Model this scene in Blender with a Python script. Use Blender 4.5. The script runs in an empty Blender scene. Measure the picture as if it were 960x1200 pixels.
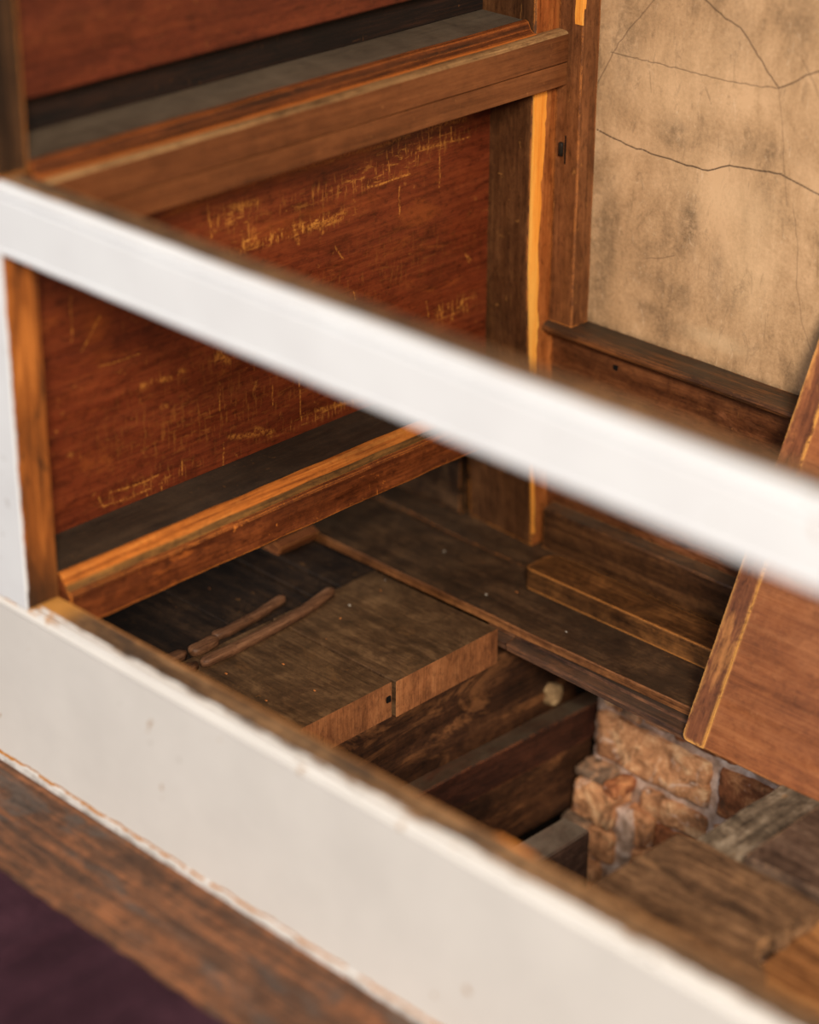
import bpy, bmesh, math, random
import numpy as np
from mathutils import Vector, Matrix, noise
random.seed(7)
sc = bpy.context.scene
COL = sc.collection
R = math.radians
# the white front: position of its outer lower corner and its drawing scale
FX, FY, FZ, FS = .0657, -.0467, .0445, .9721
def fr(P): return [(y*FS+FY, z*FS+FZ) for y, z in P]
def fx(x): return x*FS+FX

# ------------------------------------------------------------------ materials
def lin(c):
    c = c/255.0
    return c/12.92 if c <= .04045 else ((c+.055)/1.055)**2.4
def rgb(t): return (lin(t[0]), lin(t[1]), lin(t[2]), 1.0)

class NT:
    def __init__(s, name):
        s.m = bpy.data.materials.new(name); s.m.use_nodes = True
        s.t = s.m.node_tree; s.n = s.t.nodes; s.l = s.t.links
        s.b = s.n['Principled BSDF']
    def new(s, k, **kw):
        n = s.n.new(k)
        for a, v in kw.items(): setattr(n, a, v)
        return n
    def put(s, sock, v):
        if isinstance(v, bpy.types.NodeSocket): s.l.new(v, sock)
        else: sock.default_value = v
    def math(s, op, a, b=0.0, c=None, clamp=False):
        n = s.new('ShaderNodeMath', operation=op, use_clamp=clamp)
        s.put(n.inputs[0], a); s.put(n.inputs[1], b)
        if c is not None: s.put(n.inputs[2], c)
        return n.outputs[0]
    def mix(s, f, a, b, mode='MIX'):
        n = s.new('ShaderNodeMix', data_type='RGBA', blend_type=mode)
        s.put(n.inputs[0], f); s.put(n.inputs[6], a); s.put(n.inputs[7], b)
        return n.outputs[2]
    def ramp(s, f, stops, interp='LINEAR'):
        n = s.new('ShaderNodeValToRGB'); r = n.color_ramp; r.interpolation = interp
        while len(r.elements) < len(stops): r.elements.new(.5)
        for e, (p, c) in zip(r.elements, stops):
            e.position = p; e.color = c if len(c) == 4 else (*c, 1)
        s.l.new(f, n.inputs[0]); return n.outputs[0]
    def step(s, f, a, b):      # 0 below a, 1 above b
        n = s.new('ShaderNodeMapRange'); s.put(n.inputs[0], f)
        n.inputs[1].default_value = a; n.inputs[2].default_value = b
        return n.outputs[0]
    def coords(s, seed):
        tc = s.new('ShaderNodeTexCoord'); oi = s.new('ShaderNodeObjectInfo')
        a = s.new('ShaderNodeVectorMath', operation='ADD')
        k = s.new('ShaderNodeVectorMath', operation='SCALE')
        cx = s.new('ShaderNodeCombineXYZ')
        s.l.new(oi.outputs['Random'], cx.inputs[0]); s.l.new(oi.outputs['Random'], cx.inputs[1]); s.l.new(oi.outputs['Random'], cx.inputs[2])
        s.l.new(cx.outputs[0], k.inputs[0]); k.inputs['Scale'].default_value = 5.3
        s.l.new(tc.outputs['Object'], a.inputs[0]); s.l.new(k.outputs[0], a.inputs[1])
        b = s.new('ShaderNodeVectorMath', operation='ADD'); b.inputs[1].default_value = (seed*1.7, seed*.9, seed*2.3)
        s.l.new(a.outputs[0], b.inputs[0]); return b.outputs[0], tc.outputs['Object']
    def noise(s, vec, scale, detail=4, rough=.55, dist=0.0, sv=(1, 1, 1)):
        if sv != (1, 1, 1):
            m = s.new('ShaderNodeMapping'); m.inputs['Scale'].default_value = sv
            s.l.new(vec, m.inputs[0]); vec = m.outputs[0]
        n = s.new('ShaderNodeTexNoise'); s.l.new(vec, n.inputs['Vector'])
        n.inputs['Scale'].default_value = scale; n.inputs['Detail'].default_value = detail
        n.inputs['Roughness'].default_value = rough; n.inputs['Distortion'].default_value = dist
        return n.outputs[0]
    def bump(s, h, strength, dist=.004):
        n = s.new('ShaderNodeBump'); n.inputs['Strength'].default_value = strength
        n.inputs['Distance'].default_value = dist; s.l.new(h, n.inputs['Height'])
        s.l.new(n.outputs[0], s.b.inputs['Normal']); return n

def wood(name, dark, mid, light, axis='x', seed=1.0, rough=.5, wear=None, wear_amt=.5, wear_r=.006, dust=0.0,
         dustc=(96, 84, 66), blotch=.5, grime=1.0, streak=1.0, mottle=0.0, fleck=0.0, fleckc=(214, 150, 80), bump=.4, fine=1.0, marks=None,
         patch=0.0, patchc=(190, 100, 35), spec=.35, rings=.25):
    s = NT(name); v, raw = s.coords(seed)
    ax = 'xyz'.index(axis)
    def sv(al, ac):
        r = [ac, ac, ac]; r[ax] = al; return tuple(r)
    g1 = s.noise(v, 1, 5, .6, .6, sv(1.3, 16))
    g2 = s.noise(v, 1, 3, .6, .2, sv(4*fine, 150*fine))
    g3 = s.noise(v, 1, 2, .5, .3, sv(2.2, 55))
    h = s.math('MULTIPLY_ADD', g2, .38, s.math('MULTIPLY', g1, .62 - rings))
    h = s.math('MULTIPLY_ADD', g3, rings, h)
    g4 = s.noise(v, 1, 3, .7, 0, sv(14, 420)); h = s.math('MULTIPLY_ADD', s.math('SUBTRACT', g4, .5), .30, h)
    h0 = h
    if streak != 1.0: h = s.math('MULTIPLY_ADD', s.math('SUBTRACT', h, .49), streak, .49)
    if mottle:
        mo = s.noise(v, 13, 8, .72, .9); mo2 = s.noise(v, 45, 6, .75, .5)
        h = s.math('ADD', h, s.math('MULTIPLY_ADD', mo, .55*mottle, -.275*mottle)); h = s.math('ADD', h, s.math('MULTIPLY_ADD', mo2, .30*mottle, -.15*mottle))
    c = s.ramp(h, [(.36, rgb(dark)), (.49, rgb(mid)), (.62, rgb(light))])
    if patch:
        p = s.noise(v, 1, 6, .65, .8, sv(5, 17))
        c = s.mix(s.math('MULTIPLY', s.step(p, .62 - .2*patch, .70 - .2*patch), .8), c, rgb(patchc))
    if blotch:
        bl = s.noise(v, 1, 5, .62, .9, sv(3.5, 8))
        c = s.mix(s.math('MULTIPLY', s.step(bl, .62, .36), blotch), c, (.07, .055, .05, 1), 'MULTIPLY')
    gr = s.noise(v, 130, 5, .75, .2, sv(.5, 1)); gr2 = s.noise(v, 1, 6, .7, .8, sv(12, 40))
    c = s.mix(s.math('MULTIPLY', s.step(gr, .50, .32), .65*grime), c, (.30, .26, .24, 1), 'MULTIPLY')
    c = s.mix(s.math('MULTIPLY', s.step(gr2, .50, .34), .55*grime), c, (.32, .27, .24, 1), 'MULTIPLY')
    c = s.mix(s.math('MULTIPLY', s.step(gr2, .56, .70), .30), c, rgb(light))
    if fleck:
        fm = s.noise(v, 9, 2, .5)
        f1 = s.noise(v, 1, 3, .7, 0, (60, 60, 60)) ; f1 = s.step(f1, .66, .72)
        f2 = s.noise(v, 1, 2, .6, 0, (230, 230, 22)); f2 = s.step(f2, .70, .76)
        f3 = s.noise(v, 1, 2, .6, 0, sv(18, 320)); f3 = s.step(f3, .70, .77)
        ff = s.math('MAXIMUM', s.math('MAXIMUM', f1, f2), f3)
        c = s.mix(s.math('MULTIPLY', s.math('MULTIPLY', ff, s.step(fm, .42, .62)), fleck), c, rgb(fleckc))
    if marks:
        at = s.new('ShaderNodeAttribute', attribute_name='marks')
        nn = s.noise(v, 170, 5, .8)
        mm = s.math('MULTIPLY', at.outputs['Fac'], s.step(nn, .44, .56))
        c = s.mix(s.math('MULTIPLY', mm, .8, clamp=True), c, rgb(marks))
        gl = s.new('ShaderNodeAttribute', attribute_name='worn'); gn = s.noise(v, 1, 6, .7, .8, sv(9, 40))  # 'worn' holds the soft orange streaks and patches of the lower panel
        c = s.mix(s.math('MULTIPLY', s.math('MULTIPLY', gl.outputs['Fac'], s.step(gn, .38, .62)), .75, clamp=True), c, rgb((186, 98, 36)))
        sc_ = s.new('ShaderNodeAttribute', attribute_name='scuff')
        d1 = s.step(s.noise(v, 1, 3, .7, 0, (190, 190, 34)), .56, .64); d2 = s.step(s.noise(v, 1, 4, .75, .3, sv(30, 150)), .56, .64)
        dd_ = s.math('MULTIPLY', s.math('MAXIMUM', d1, d2), sc_.outputs['Fac'])
        c = s.mix(s.math('MULTIPLY', dd_, .7, clamp=True), c, rgb((214, 146, 66)))
    if dust:
        ge = s.new('ShaderNodeNewGeometry'); sx = s.new('ShaderNodeSeparateXYZ')
        s.l.new(ge.outputs['True Normal'], sx.inputs[0])
        up = s.step(sx.outputs[2], .6, .95)
        dn = s.noise(v, 11, 5, .65, .6)
        c = s.mix(s.math('MULTIPLY', s.math('MULTIPLY', up, s.step(dn, .2, .7)), dust), c, rgb(dustc))
    if wear:
        be = s.new('ShaderNodeBevel', samples=4); be.inputs['Radius'].default_value = wear_r
        ge2 = s.new('ShaderNodeNewGeometry')
        d = s.new('ShaderNodeVectorMath', operation='DOT_PRODUCT')
        s.l.new(be.outputs[0], d.inputs[0]); s.l.new(ge2.outputs['Normal'], d.inputs[1])
        e = s.math('SUBTRACT', 1.0, d.outputs['Value'])
        wn = s.noise(v, 34, 8, .8, .6)
        e = s.math('MULTIPLY', e, s.step(wn, .62 - .32*wear_amt, .72 - .2*wear_amt))
        c = s.mix(s.step(e, .02, .11), c, rgb(wear))
    s.l.new(c, s.b.inputs['Base Color'])
    s.b.inputs['Specular IOR Level'].default_value = spec
    rr = s.math('MULTIPLY_ADD', g3, .35, rough - .17); s.l.new(rr, s.b.inputs['Roughness'])
    s.bump(h, bump, .0035)
    return s.m

def paint_mat(name, kind):
    """white paint over raw timber; the bare parts are where the paint stops"""
    s = NT(name); v, raw = s.coords(3)
    ge = s.new('ShaderNodeNewGeometry'); sp = s.new('ShaderNodeSeparateXYZ'); s.l.new(ge.outputs['Position'], sp.inputs[0])
    X = s.math('MULTIPLY', s.math('SUBTRACT', sp.outputs[0], FX), 1/FS); Y = s.math('MULTIPLY', s.math('SUBTRACT', sp.outputs[1], FY), 1/FS)
    Z = s.math('MULTIPLY', s.math('SUBTRACT', sp.outputs[2], FZ), 1/FS)
    n1 = s.noise(v, 9, 5, .6); n2 = s.noise(v, 60, 4, .7); n3 = s.noise(v, 1, 4, .6, .5, (3, 60, 60))
    tone = (228, 231, 236) if kind != 'board' else (220, 217, 214)  # base board toned darker, its shade put into the paint colour
    c = s.mix(s.step(n1, .3, .7), rgb(tone), rgb(tuple(int(k*.965) for k in tone)))
    # small brown flecks and chips in the paint
    ch = s.noise(v, 26, 2, .4); c = s.mix(s.math('MULTIPLY', s.step(ch, .745, .775), .7), c, rgb((168, 132, 92)))
    ch2 = s.noise(v, 33, 3, .5); c = s.mix(s.math('MULTIPLY', s.step(ch2, .70, .76), .35), c, rgb((150, 140, 130)))
    w = s.ramp(s.math('MULTIPLY_ADD', n2, .35, s.math('MULTIPLY', n3, .65)), [(.36, rgb((52, 42, 34))), (.5, rgb((112, 84, 58))), (.62, rgb((160, 124, 88)))])
    wd = s.noise(v, 14, 4, .6, .5); w = s.mix(s.math('MULTIPLY', s.step(wd, .5, .64), .62), w, rgb((66, 56, 48)))
    inn = s.math('MULTIPLY', s.step(s.math('MULTIPLY_ADD', n2, .006, Y), .052 if kind != 'rail' else .044, .056 if kind != 'rail' else .050), .7)
    w = s.mix(inn, w, rgb((190, 124, 62)))  # inner arris: warm light painted into the wood colour
    if kind == 'board':
        # top face: bare towards the inside, ragged paint line; more bare wood round the joint with the stile
        nr = s.noise(v, 1, 5, .7, .4, (14, 60, 60))
        lim = s.math('MULTIPLY_ADD', nr, .022, .0085)
        bare = s.math('MULTIPLY', s.step(s.math('SUBTRACT', Y, lim), -.0015, .0015), s.step(Z, -.02, -.016))
        near = s.step(X, .075, .03)
        nb = s.noise(v, 50, 4, .7)
        bare2 = s.math('MULTIPLY', s.math('MULTIPLY', near, s.step(nb, .44, .5)), s.step(Z, -.008, -.003))
        chips = s.math('MULTIPLY', s.step(s.noise(v, 1, 3, .6, .2, (22, 60, 60)), .66, .70), s.step(Z, -.012, -.006))
        bare = s.math('MAXIMUM', bare, s.math('MAXIMUM', bare2, chips))
        w = s.mix(s.math('MULTIPLY', near, .75), w, rgb((214, 150, 70)))
        # cracked caulk line above the floor
        zz = s.math('ADD', Z, s.math('MULTIPLY_ADD', s.noise(v, 22, 4, .65), .014, -.007))
        band = s.math('MULTIPLY', s.step(zz, -.2725, -.2715), s.step(zz, -.2680, -.2690))
        band = s.math('MULTIPLY', band, s.step(s.noise(v, 25, 2, .5), .36, .42))
        c = s.mix(band, c, rgb((176, 118, 52)))
        low = s.math('MULTIPLY', s.step(zz, -.270, -.281), s.step(s.noise(v, 30, 4, .7), .42, .6))
        c = s.mix(s.math('MULTIPLY', low, .6), c, rgb((120, 112, 104)))
    elif kind == 'rail':
        lim = s.math('MULTIPLY_ADD', s.noise(v, 1, 4, .6, .4, (10, 50, 50)), .010, .006)
        bare = s.math('MULTIPLY', s.step(s.math('SUBTRACT', Y, lim), -.0015, .0015), s.step(Z, .525, .535))
        bare = s.math('MAXIMUM', bare, s.math('MULTIPLY', s.step(Z, .545, .524), s.step(Y, .02, .03)))
    else:   # stile: painted front face, bare inner face with ragged paint edge
        lim = s.math('MULTIPLY_ADD', s.noise(v, 1, 5, .7, .4, (50, 50, 16)), .010, -.0015)
        bare = s.step(s.math('SUBTRACT', Y, lim), -.001, .001)
        w = s.ramp(s.noise(v, 1, 5, .6, .6, (40, 40, 5)), [(.3, rgb((58, 32, 16))), (.48, rgb((146, 82, 32))), (.66, rgb((200, 122, 54)))])
        dk = s.noise(v, 1, 4, .6, .5, (30, 30, 9)); w = s.mix(s.math('MULTIPLY', s.step(dk, .53, .62), .75), w, rgb((48, 28, 16)))
        lowd = s.math('MULTIPLY', s.step(Z, .10, .02), .75)
        w = s.mix(lowd, w, rgb((50, 34, 20)))
    c = s.mix(bare, c, w)
    s.l.new(c, s.b.inputs['Base Color'])
    s.l.new(s.math('MULTIPLY_ADD', bare, .25, .42), s.b.inputs['Roughness'])
    s.b.inputs['Specular IOR Level'].default_value = .3
    s.bump(s.math('MULTIPLY_ADD', bare, -.8, s.math('MULTIPLY', n2, .25)), .35, .0015)
    return s.m

def simple(name, a, b, scale=30, rough=.8, bump=.3, dist=.004, c3=None):
    s = NT(name); v, raw = s.coords(5)
    n = s.noise(v, scale, 6, .65, .3)
    st = [(.35, rgb(a)), (.65, rgb(b))]
    if c3: st = [(.3, rgb(a)), (.5, rgb(b)), (.68, rgb(c3))]
    s.l.new(s.ramp(n, st), s.b.inputs['Base Color']); s.b.inputs['Roughness'].default_value = rough
    s.b.inputs['Specular IOR Level'].default_value = .2
    s.bump(n, bump, dist); return s.m

M = {}
M['board'] = paint_mat('painted_board', 'board')
M['rail'] = paint_mat('painted_rail', 'rail')
M['stile'] = paint_mat('painted_stile', 'stile')
M['dark_stile'] = wood('dark_stile_wood', (26, 18, 12), (56, 38, 24), (98, 66, 40), 'z', 2, wear=(190, 120, 56), wear_amt=.9, wear_r=.010)
M['red'] = wood('red_panel_wood', (66, 24, 12), (112, 48, 24), (142, 70, 36), 'y', 4, rough=.42, blotch=.25, fleck=.45, fleckc=(206, 140, 66), marks=(222, 150, 66), bump=.12, rings=.12, patch=.15, patchc=(140, 70, 32), streak=.55, mottle=.25)
M['red_up'] = wood('upper_panel_wood', (60, 24, 14), (98, 42, 24), (126, 62, 34), 'y', 6, rough=.45, blotch=.25, fleck=.3, bump=.12, rings=.12, streak=.6, mottle=.3)
M['shade_dark'] = wood('shade_dark_board', (12, 7, 5), (26, 14, 9), (50, 27, 15), 'y', 7, rough=.7, fleck=.5, fleckc=(120, 76, 36), bump=.2)  # near-black colour carries painted shade
M['toprail'] = wood('top_rail_wood', (76, 42, 22), (112, 65, 35), (136, 84, 48), 'y', 8, rough=.42, grime=.45, blotch=.25, fleck=.35, fleckc=(190, 130, 76), bump=.08, rings=.1, streak=.7, mottle=.3)
M['tanbead'] = wood('tan_bead_wood', (92, 66, 40), (150, 112, 72), (186, 146, 98), 'y', 39, rough=.6, blotch=.35)
M['groove'] = wood('rail_moulding_wood', (46, 22, 10), (96, 48, 20), (150, 80, 34), 'y', 9, rough=.5, wear=(188, 106, 44), wear_amt=1.0, wear_r=.004, blotch=.5)
M['ledge'] = wood('dusty_ledge_wood', (44, 35, 27), (76, 62, 49), (104, 88, 70), 'y', 10, rough=.75, grime=.6, dust=.6, dustc=(116, 102, 86), blotch=.4, bump=.2, streak=.5, mottle=.6)
M['ledge_low'] = wood('dark_ledge_wood', (24, 17, 12), (46, 34, 25), (74, 56, 40), 'y', 11, rough=.75, dust=.3, dustc=(86, 70, 54), blotch=.4, bump=.2, fleck=.2, streak=.6, mottle=.5)
M['botrail'] = wood('bottom_rail_wood', (66, 28, 13), (112, 56, 26), (160, 86, 42), 'y', 12, rough=.5, wear=(226, 138, 56), wear_amt=.85, wear_r=.005, blotch=.35, fleck=.8, fleckc=(226, 134, 56), patch=.3, patchc=(190, 104, 44), streak=.6, mottle=.6)
M['bevel'] = wood('raw_sunlit_bevel_wood', (128, 66, 22), (206, 118, 44), (236, 154, 70), 'y', 13, rough=.5, grime=.6, blotch=.45, bump=.15)  # raw wood colour with sunlight on the rail bevel painted in
M['olive'] = wood('dirty_moulding_wood', (66, 44, 20), (124, 86, 42), (170, 118, 56), 'y', 14, rough=.6, blotch=.4)
M['post'] = wood('post_wood', (60, 35, 20), (100, 63, 37), (132, 88, 53), 'z', 15, rough=.45, wear=(206, 126, 52), wear_amt=.7, wear_r=.006, blotch=.4, fleck=.3, bump=.15, streak=.6, mottle=.5)
M['post_red'] = wood('corner_post_wood', (72, 42, 24), (120, 73, 42), (156, 100, 60), 'z', 16, rough=.42, wear=(206, 128, 60), wear_amt=.6, wear_r=.005, blotch=.3, fleck=.25, bump=.15, streak=.6, mottle=.4)
M['post_lit_side'] = wood('post_lit_side_wood', (100, 50, 22), (158, 86, 40), (196, 120, 62), 'z', 40, rough=.42, blotch=.25, fleck=.2, bump=.15)  # side of the post painted lighter, the light on it put into the colour
M['raw'] = wood('raw_sunlit_wood', (226, 130, 44), (250, 164, 66), (255, 190, 92), 'z', 17, rough=.5, grime=.15, blotch=.10, bump=.15)  # bare wood brightened so the sun patches are in the colour
M['dado'] = wood('dado_wood', (62, 32, 16), (106, 60, 32), (148, 92, 54), 'x', 18, rough=.45, blotch=.5, fleck=.3, wear=(176, 106, 50), wear_amt=.5, wear_r=.004, patch=.15, patchc=(160, 100, 64), bump=.25, streak=.6, mottle=.6)
M['cap'] = wood('dado_cap_wood', (34, 23, 15), (82, 50, 27), (144, 88, 46), 'x', 19, rough=.5, blotch=.6, dust=.75, dustc=(62, 54, 44), wear=(186, 116, 58), wear_amt=.3, wear_r=.004)
M['skirt'] = wood('skirting_wood', (46, 28, 16), (86, 54, 31), (128, 84, 48), 'x', 20, rough=.5, blotch=.6, dust=.6, dustc=(92, 82, 68), wear=(168, 110, 60), wear_amt=.6, wear_r=.004, rings=.35, bump=.4, streak=.7, mottle=.5)
M['floorA'] = wood('old_floor_wood', (34, 22, 16), (74, 51, 34), (124, 90, 60), 'x', 21, rough=.5, blotch=.6, dust=.3, dustc=(100, 80, 60), wear=(190, 116, 60), wear_amt=.6, wear_r=.004, rings=.35, fleck=.15, bump=.45, streak=.45, mottle=.9)
M['floorB'] = wood('sawn_floor_wood', (44, 31, 22), (94, 68, 46), (146, 112, 78), 'x', 22, rough=.5, blotch=.5, dust=.3, dustc=(116, 90, 62), fleck=.25, rings=.35, bump=.5, patch=.2, patchc=(134, 96, 60), streak=.5, mottle=.9)
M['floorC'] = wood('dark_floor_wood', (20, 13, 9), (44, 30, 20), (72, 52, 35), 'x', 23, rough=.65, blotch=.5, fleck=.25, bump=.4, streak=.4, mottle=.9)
M['endgrain'] = wood('end_grain_wood', (100, 58, 32), (156, 98, 58), (192, 130, 82), 'z', 24, rough=.75, blotch=.25, bump=.6, fine=2.5, rings=.1, streak=.55, mottle=.6)
M['lip'] = wood('lipping_wood', (58, 36, 26), (112, 74, 50), (168, 112, 72), 'x', 25, rough=.5, blotch=.4, dust=.85, dustc=(74, 64, 56), mottle=.5)
M['edge'] = wood('lit_edge_wood', (92, 56, 32), (150, 96, 56), (204, 136, 80), 'x', 41, rough=.55, blotch=.45, mottle=.6)  # front edge of the back board painted lighter, as the lit face
M['cleat'] = wood('cleat_wood', (66, 42, 28), (112, 76, 52), (150, 108, 78), 'y', 26, rough=.6, wear=(190, 130, 88), wear_amt=.5, wear_r=.003, blotch=.25)
M['joist'] = wood('joist_wood', (32, 18, 12), (70, 42, 25), (112, 72, 44), 'y', 27, rough=.6, blotch=.7, patch=.4, patchc=(140, 92, 56), fleck=.1, bump=.5, streak=.55, mottle=.6)
M['beam'] = wood('beam_wood', (36, 18, 12), (66, 34, 22), (96, 54, 36), 'y', 28, rough=.6, blotch=.5, dust=.85, dustc=(96, 84, 68), wear=(140, 76, 40), wear_amt=.6, wear_r=.004, bump=.3, streak=.5, mottle=.5)
M['block'] = wood('block_wood', (52, 36, 28), (88, 62, 50), (124, 94, 78), 'y', 29, rough=.7, blotch=.4, dust=.75, dustc=(150, 136, 120), bump=.5, streak=.4, mottle=.9)
M['batten'] = wood('batten_wood', (54, 34, 18), (100, 64, 34), (156, 102, 54), 'x', 30, rough=.45, wear=(224, 146, 72), wear_amt=1.0, wear_r=.006, blotch=.45, bump=.3, streak=.5, mottle=.7)
M['cover'] = wood('cover_panel_wood', (112, 62, 34), (162, 96, 54), (194, 126, 78), 'x', 31, rough=.36, grime=.5, wear=(222, 150, 84), wear_amt=.8, wear_r=.004, blotch=.2, fleck=.3, fleckc=(214, 164, 112), bump=.08, rings=.1, streak=.5, mottle=.55)
M['cover_end'] = wood('cover_end_wood', (92, 50, 28), (142, 84, 50), (178, 114, 70), 'z', 32, rough=.42, wear=(242, 176, 92), wear_amt=.62, wear_r=.009, blotch=.3, fleck=.35, patch=.3, patchc=(222, 150, 84), bump=.15, streak=.6, mottle=.5)
M['rough'] = wood('rough_sawn_wood', (54, 40, 30), (118, 88, 62), (172, 134, 98), 'x', 33, rough=.7, blotch=.6, wear=(214, 164, 112), wear_amt=.25, wear_r=.003, fleck=.6, fleckc=(206, 166, 122), patch=.3, patchc=(160, 122, 86), bump=.7, rings=.2, streak=.75, mottle=.6)
M['weather'] = wood('weathered_grey_wood', (50, 42, 34), (132, 116, 96), (196, 180, 156), 'y', 34, rough=.8, blotch=.35, fleck=.2, patch=.10, patchc=(206, 140, 50), bump=.9, rings=.25, streak=.5, mottle=1.1)
M['brownb'] = wood('worn_brown_board_wood', (56, 40, 32), (98, 76, 62), (142, 116, 96), 'x', 35, rough=.7, blotch=.45, wear=(176, 140, 104), wear_amt=.6, wear_r=.004, bump=.8, rings=.35, streak=.6, mottle=.8)
M['rawboard'] = wood('raw_orange_board_wood', (92, 58, 34), (160, 108, 64), (206, 152, 96), 'x', 36, rough=.55, blotch=.3, bump=.4)
M['outfloor'] = wood('outer_floor_wood', (52, 38, 30), (104, 70, 48), (168, 106, 66), 'x', 37, rough=.55, blotch=.25, patch=.45, patchc=(92, 80, 72), bump=.5, rings=.35, streak=.8, mottle=.6)
M['wedge'] = wood('wedge_wood', (90, 48, 24), (140, 80, 44), (170, 104, 60), 'y', 38, rough=.6, wear=(206, 130, 70), wear_amt=.9, wear_r=.004, blotch=.2)
M['stone'] = simple('stone', (92, 72, 52), (150, 122, 88), 70, c3=(178, 150, 112))
M['soil'] = simple('soil', (16, 12, 9), (36, 27, 20), 25, bump=.8, dist=.02)
M['mortar'] = simple('lime_mortar', (92, 74, 62), (190, 160, 142), 20, bump=1.0, dist=.008, c3=(252, 232, 222))
M['brick'] = simple('old_brick', (120, 80, 58), (204, 138, 94), 24, bump=.9, dist=.005, c3=(246, 190, 140))
M['brick_red'] = simple('red_brick', (104, 62, 42), (170, 102, 66), 22, bump=.8, dist=.005, c3=(228, 158, 104))
M['brick_dark'] = simple('sooty_brick', (64, 54, 48), (128, 104, 86), 28, bump=.9, dist=.005, c3=(206, 156, 118))
M['metal'] = simple('dark_iron', (20, 18, 16), (44, 38, 32), 60, rough=.5)
M['hole'] = simple('dark_hole', (6, 5, 4), (14, 10, 8), 60, rough=1)
M['chalk'] = simple('plaster_crumb', (190, 180, 165), (230, 224, 212), 60)

def brick_mat(name, a, b, c3, seed):
    s = NT(name); v, raw = s.coords(seed)
    n = s.noise(v, 24, 7, .7, .4); n2 = s.noise(v, 9, 5, .7, 1.0); n3 = s.noise(v, 15, 6, .75, 1.4)
    c = s.ramp(n, [(.34, rgb(a)), (.5, rgb(b)), (.66, rgb(c3))])
    c = s.mix(s.math('MULTIPLY', s.step(n2, .54, .62), .75), c, rgb((112, 70, 48)))
    c = s.mix(s.math('MULTIPLY', s.step(n2, .42, .34), .7), c, rgb((70, 58, 50)))
    c = s.mix(s.math('MULTIPLY', s.step(n3, .59, .67), .7), c, rgb((234, 206, 188)))
    s.l.new(c, s.b.inputs['Base Color']); s.b.inputs['Roughness'].default_value = .9; s.b.inputs['Specular IOR Level'].default_value = .15
    s.bump(n, 1.0, .006); return s.m
M['brick'] = brick_mat('old_brick', (124, 88, 66), (212, 152, 108), (250, 206, 160), 51)
M['brick_red'] = brick_mat('red_brick', (98, 62, 44), (164, 102, 68), (228, 162, 110), 52)
def carpet_mat():
    s = NT('plum_carpet'); v, raw = s.coords(6)
    n = s.noise(v, 420, 3, .7); n2 = s.noise(v, 7, 4, .6)
    c = s.ramp(s.math('MULTIPLY_ADD', n2, .4, s.math('MULTIPLY', n, .6)), [(.3, rgb((28, 14, 20))), (.5, rgb((60, 35, 45))), (.68, rgb((94, 60, 72)))])
    s.l.new(c, s.b.inputs['Base Color']); s.b.inputs['Roughness'].default_value = .95
    s.b.inputs['Specular IOR Level'].default_value = .1
    s.bump(n, .9, .004); return s.m
M['carpet'] = carpet_mat()

def plaster_mat():
    s = NT('old_plaster'); v, raw = s.coords(8)
    a = s.new('ShaderNodeAttribute', attribute_name='crack'); b = s.new('ShaderNodeAttribute', attribute_name='stain'); g = s.new('ShaderNodeAttribute', attribute_name='pale')
    n1 = s.noise(v, 7, 6, .65, .6); n2 = s.noise(v, 1, 5, .65, .5, (26, 26, 8)); n3 = s.noise(v, 170, 4, .7)
    h = s.math('MULTIPLY_ADD', n1, .5, s.math('MULTIPLY_ADD', n2, .30, s.math('MULTIPLY', n3, .24)))
    c = s.ramp(h, [(.34, rgb((128, 102, 76))), (.48, rgb((186, 150, 112))), (.6, rgb((212, 174, 134)))])
    sm = s.math('MULTIPLY', b.outputs['Fac'], s.step(s.noise(v, 90, 5, .75), .3, .62), clamp=True)
    c = s.mix(s.math('MULTIPLY', sm, .75), c, rgb((88, 72, 54)))
    c = s.mix(s.math('MULTIPLY', g.outputs['Fac'], .55), c, rgb((236, 202, 160)))
    c = s.mix(a.outputs['Fac'], c, rgb((66, 52, 42)))
    s.l.new(c, s.b.inputs['Base Color']); s.b.inputs['Roughness'].default_value = .85
    s.b.inputs['Specular IOR Level'].default_value = .15
    n5 = s.noise(v, 1, 6, .75, 1.2, (34, 34, 14)); c = s.mix(s.math('MULTIPLY', s.step(n5, .56, .66), .35), c, rgb((104, 84, 62)))
    n6 = s.noise(v, 1, 4, .8, 2.0, (60, 60, 24)); c = s.mix(s.math('MULTIPLY', s.step(n6, .60, .70), .35), c, rgb((232, 204, 170)))
    s.l.new(c, s.b.inputs['Base Color'])
    hh = s.math('SUBTRACT', s.math('MULTIPLY', h, .6), s.math('MULTIPLY', a.outputs['Fac'], .8))
    s.bump(hh, .35, .003); return s.m
M['plaster'] = plaster_mat()

# ------------------------------------------------------------------ mesh helpers
def link(name, bm, mats, parent=None, origin=None, smooth=False):
    if isinstance(mats, str): mats = [mats]
    bm.normal_update()
    me = bpy.data.meshes.new(name)
    lo = Vector([min(v.co[i] for v in bm.verts) for i in range(3)]); hi = Vector([max(v.co[i] for v in bm.verts) for i in range(3)])
    if origin is None: origin = Vector(((lo.x+hi.x)/2, (lo.y+hi.y)/2, lo.z))
    origin = Vector(origin)
    bmesh.ops.translate(bm, verts=bm.verts, vec=-origin)
    bm.to_mesh(me); bm.free()
    for m in mats: me.materials.append(M[m])
    if smooth:
        for p in me.polygons: p.use_smooth = True
    o = bpy.data.objects.new(name, me); COL.objects.link(o)
    if parent:
        o.parent = parent; o.location = origin - Vector(parent['_w'])
    else: o.location = origin
    o['_w'] = tuple(origin)
    return o
def tag(o, label, cat, group=None):
    o['label'] = label; o['category'] = cat
    if group: o['group'] = group
    return o
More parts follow.
